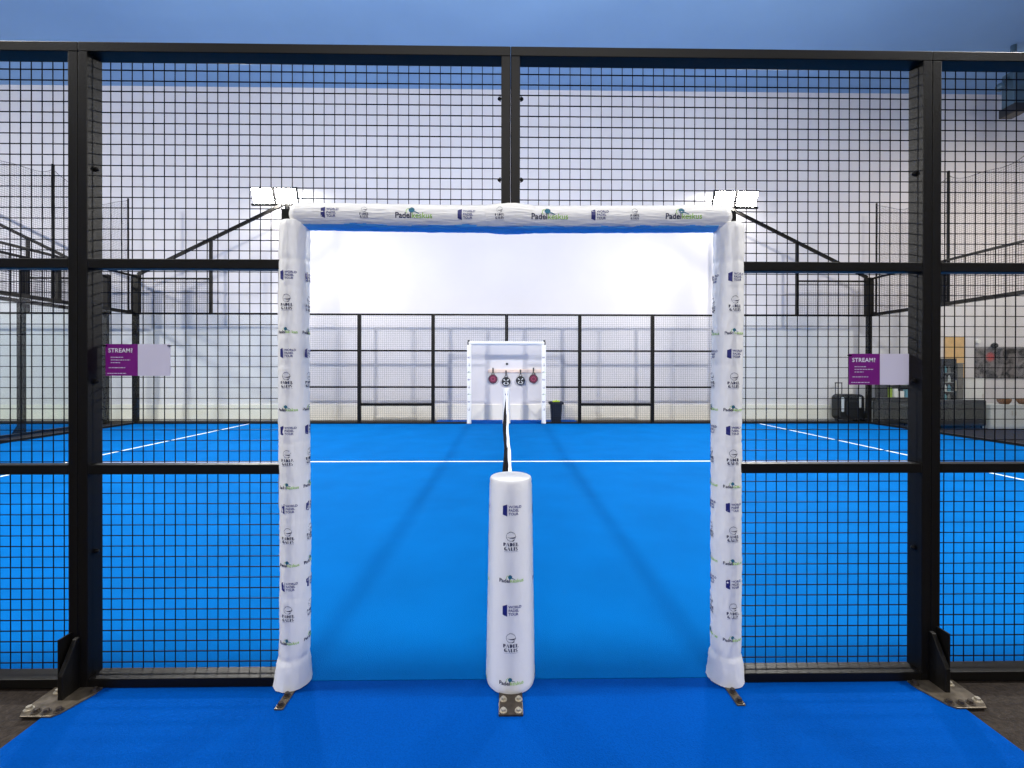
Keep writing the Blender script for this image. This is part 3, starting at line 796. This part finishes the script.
def cabinet(name, label, cat, x0, x1, y0, y1, z1, m, doors=2):
    t = thing(name, label, cat, ((x0+x1)/2, (y0+y1)/2, -.012))
    MB().box(x0, x1, y0+.02, y1, -.012, z1-.03).build('body', M[m], t, bevel=.004, loc=(x0, y0, 0))
    MB().box(x0-.01, x1+.01, y0-.005, y1, z1-.03, z1).build('top', M[m], t, bevel=.004, loc=(x0, y0, z1))
    w = (x1-x0)/doors
    for i in range(doors):
        d = MB().box(x0+i*w+.006, x0+(i+1)*w-.006, y0, y0+.019, .03, z1-.04).build('door', M[m], t, bevel=.003, loc=(x0+i*w, y0, .03))
        hx = x0+(i+1)*w-.05 if i % 2 == 0 else x0+i*w+.05
        MB().cyl((hx, y0-.02, z1*.55), (hx, y0-.02, z1*.55+.12), .006, n=8).build('handle', M['bolt'], d, loc=(hx, y0, z1*.55))
    return t
cabinet('storage_cabinet', 'pale grey low cabinet at the right edge with wicker bowls on top', 'cabinet', 12.28, 14.6, 9.0, 9.45, .60, 'pale', 4)
cabinet('storage_cabinet', 'plain white cabinet between the tan door and the picture', 'cabinet', 13.05, 13.62, 10.4, 10.8, 1.25, 'white', 1)
cabinet('tall_locker', 'narrow dark grey locker left of the white cabinet', 'locker', 12.86, 13.03, 10.4, 10.8, 1.68, 'grey', 1)
for x, r, lab in ((12.85, .14, 'brown wicker bowl on the grey cabinet, left one'), (13.38, .15, 'brown wicker bowl on the grey cabinet, right one')):
    o = MB().lathe([(0, 0), (r*.6, 0), (r*.9, .06), (r, .13), (r*.95, .13), (r*.85, .06), (r*.5, .015), (0, .015)], (x, 9.2, .60), 24).build('wicker_bowl', M['brown'], None, smooth=True, loc=(x, 9.2, .60))
    tag(o, lab, 'bowl')
# drinks cooler
x0, x1, y0, y1 = 12.12, 12.52, 10.1, 10.55
t = thing('drinks_cooler', 'tall narrow drinks cooler seen right of the big black post', 'cooler', (12.32, 10.3, -.012))
mb = MB().box(x0, x0+.03, y0, y1, -.012, 1.8).box(x1-.03, x1, y0, y1, -.012, 1.8).box(x0+.03, x1-.03, y1-.03, y1, -.012, 1.8).box(x0+.03, x1-.03, y0, y1-.03, 1.66, 1.8).box(x0+.03, x1-.03, y0, y1-.03, -.012, .35)
mb.build('body', M['plastic'], t, loc=(x0, y0, 0))
for z in (.62, .88, 1.14, 1.40): MB().box(x0+.03, x1-.03, y0+.03, y1-.03, z-.01, z).build('shelf', M['pale'], t, loc=(x0, y0, z))
d = MB().box(x0+.01, x1-.01, y0-.012, y0-.004, .36, 1.65).build('glass_door', M['glass'], t, loc=(x0, y0, .36))
MB().box(x1-.05, x1-.03, y0-.035, y0-.013, .9, 1.2).build('handle', M['bolt'], d, loc=(x1, y0, .9))
k = 0
nm = {'white': 'white', 'tealbox': 'pale blue', 'grey': 'grey'}
for z, row in ((.62, 'lower'), (.88, 'middle'), (1.14, 'upper'), (1.40, 'top')):
    for j in range(3):
        x = x0+.09+j*.11; m_ = ('white', 'tealbox', 'grey')[(k*2+j) % 3]
        o = MB().lathe([(0, 0), (.033, 0), (.033, .12), (.03, .135), (.013, .165), (.013, .19), (0, .19)], (x, y0+.12, z), 14).build('drink_bottle', M[m_], None, smooth=True, loc=(x, y0+.12, z))
        tag(o, '%s bottle on the %s shelf of the drinks cooler' % (nm[m_], row), 'bottle', 'bottles in the drinks cooler')
    k += 1
# display rack behind sofa
t = thing('display_rack', 'dark open display rack behind the sofas, half hidden by the sign', 'rack', (11.1, 10.4, -.012))
mb = MB().box(10.72, 10.75, 10.3, 10.7, -.012, 1.42).box(11.62, 11.65, 10.3, 10.7, -.012, 1.42).box(10.75, 11.62, 10.67, 10.7, -.012, 1.42)
mb.build('carcass', M['plastic'], t, loc=(11, 10.5, 0))
for z in (.3, .68, 1.05, 1.42): MB().box(10.75, 11.62, 10.3, 10.67, z-.025, z-.003).build('shelf', M['plastic'], t, loc=(11, 10.5, z))
for x, m_, h, z, lab in ((10.86, 'limebox', .3, .68, 'lime green box on the dark display rack'), (11.02, 'white', .28, .68, 'white carton on the display rack beside the lime box'),
                      (11.2, 'white', .2, .68, 'short white carton on the display rack'), (11.38, 'tealbox', .24, .68, 'pale blue carton on the display rack'),
                      (10.9, 'white', .2, 1.05, 'white carton on the upper display shelf'), (11.3, 'limebox', .22, 1.05, 'lime green box on the upper display shelf')):
    o = MB().box(x-.055, x+.055, 10.33, 10.45, z, z+h).build('carton', M[m_], None, bevel=.004, loc=(x, 10.39, z)); tag(o, lab, 'carton')
o = MB().box(-.745, .745, -.02, .02, -.447, .447).build('wall_picture', M['poster'], None, bevel=.003); o.location = (14.74, 10.978, 1.69)
tag(o, 'wide dark grey abstract picture with a red patch on the far wall', 'picture')
o = MB().cyl((14.05, 10.93, 2.33), (14.05, 10.999, 2.33), .06, n=16).build('wall_sensor', M['white'], None, loc=(14.05, 10.99, 2.33)); tag(o, 'small round white sensor on the wall above the picture', 'sensor')
t = thing('picture_lamp', 'small black lamp on the wall over the picture', 'lamp', (14.5, 10.99, 2.22))
MB().sphere((14.45, 10.88, 2.2), .085, 12).build('head', M['plastic'], t, smooth=True, loc=(14.45, 10.9, 2.2))
MB().bar((14.45, 10.9, 2.22), (14.6, 10.999, 2.24), .02).build('arm', M['plastic'], t, loc=(14.5, 10.95, 2.2))
# ceiling unit
t = thing('ceiling_camera', 'blue grey camera unit hanging from the ceiling at top right', 'camera', (12.83, 9, 9.7))
MB().box(12.68, 12.98, 8.85, 9.15, 8.15, 9.0).build('housing', M['lampgrey'], t, bevel=.03, loc=(12.8, 9, 8.6))
MB().box(12.66, 13.0, 8.8, 9.2, 7.93, 8.16).build('lens_block', M['plastic'], t, bevel=.03, loc=(12.8, 9, 8))
MB().cyl((12.83, 9, 9), (12.83, 9, 9.7), .06, n=12).build('drop_pole', M['lampgrey'], t, loc=(12.83, 9, 9))
MB().bar((12.7, 9, 8.9), (12.42, 8.95, 8.62), .06).sphere((12.42, 8.93, 8.6), .1, 12).build('side_lamp', M['lampgrey'], t, smooth=False, loc=(12.4, 9, 8.7))
MB().bar((12.85, 9, 8.95), (13.4, 9, 9.2), .07).build('bracket', M['plastic'], t, loc=(13, 9, 9))

# ------------------------------------------------------------------ light
def area(name, loc, target, size, power, color=(1, .97, .91), spread=170, sy=None):
    l = bpy.data.lights.new(name, 'AREA'); l.energy = power; l.size = size; l.color = color; l.spread = math.radians(spread)
    if sy: l.shape = 'RECTANGLE'; l.size_y = sy
    o = bpy.data.objects.new(name, l); COL.objects.link(o); o.location = loc
    o.rotation_euler = (Vector(target)-Vector(loc)).to_track_quat('-Z', 'Y').to_euler()
    return o
for s in (-1, 1):
    area('near_floodlight', (s*5.8, -.2, 6.1), (s*2.5, 6.5, 1), .6, 600)
    area('far_floodlight', (s*6.3, 9.8, 6.2), (s*2.5, 3.0, 0), .5, 480)
    area('wall_halo_fill', (s*6.3, 10.45, 6.6), (s*6.2, 11, 4.5), .5, 50, spread=180)  # added light behind each far mast, imitates the lamp glow on the wall
area('neighbour_floodlight', (-16, 2, 6.1), (-15, 8, 1), .5, 650)
area('hall_ambient', (0, -6.5, 6.5), (0, 2, 1), 6, 290, color=(1, .96, .90), sy=2)
area('lounge_fill', (14, 6.5, 7), (13.5, 10, 1), 1, 170, color=(1, .86, .66))  # added warm fill to brighten the lounge, no fitting stands here
w = bpy.data.worlds.new('w'); sc.world = w; w.use_nodes = True
w.node_tree.nodes['Background'].inputs[0].default_value = (.5, .55, .7, 1); w.node_tree.nodes['Background'].inputs[1].default_value = .05

# ------------------------------------------------------------------ camera
cam = bpy.data.cameras.new('camera'); co = bpy.data.objects.new('camera', cam); COL.objects.link(co)
yaw, pitch, roll, F = .01396336, -.0025172669, .0012888291, 448.376
f = Vector((math.sin(yaw)*math.cos(pitch), math.cos(yaw)*math.cos(pitch), math.sin(pitch)))
r = f.cross(Vector((0, 0, 1))).normalized(); u = r.cross(f)
c_, s_ = math.cos(roll), math.sin(roll); r2 = r*c_+u*s_; u2 = u*c_-r*s_
m = Matrix((( r2.x, u2.x, -f.x, -.02154), (r2.y, u2.y, -f.y, -2.19995), (r2.z, u2.z, -f.z, 1.47886), (0, 0, 0, 1)))
co.matrix_world = m
cam.sensor_width = 36; cam.lens = 36*F/1024; cam.shift_y = -13.438/1024; cam.clip_start = .02; cam.clip_end = 100
sc.camera = co
sc.view_settings.view_transform = 'Standard'; sc.view_settings.look = 'None'; sc.view_settings.exposure = .1
sc.cycles.use_denoising = True
sc.cycles.max_bounces = 8; sc.cycles.diffuse_bounces = 5; sc.cycles.transparent_max_bounces = 16
sc.cycles.sample_clamp_indirect = 6
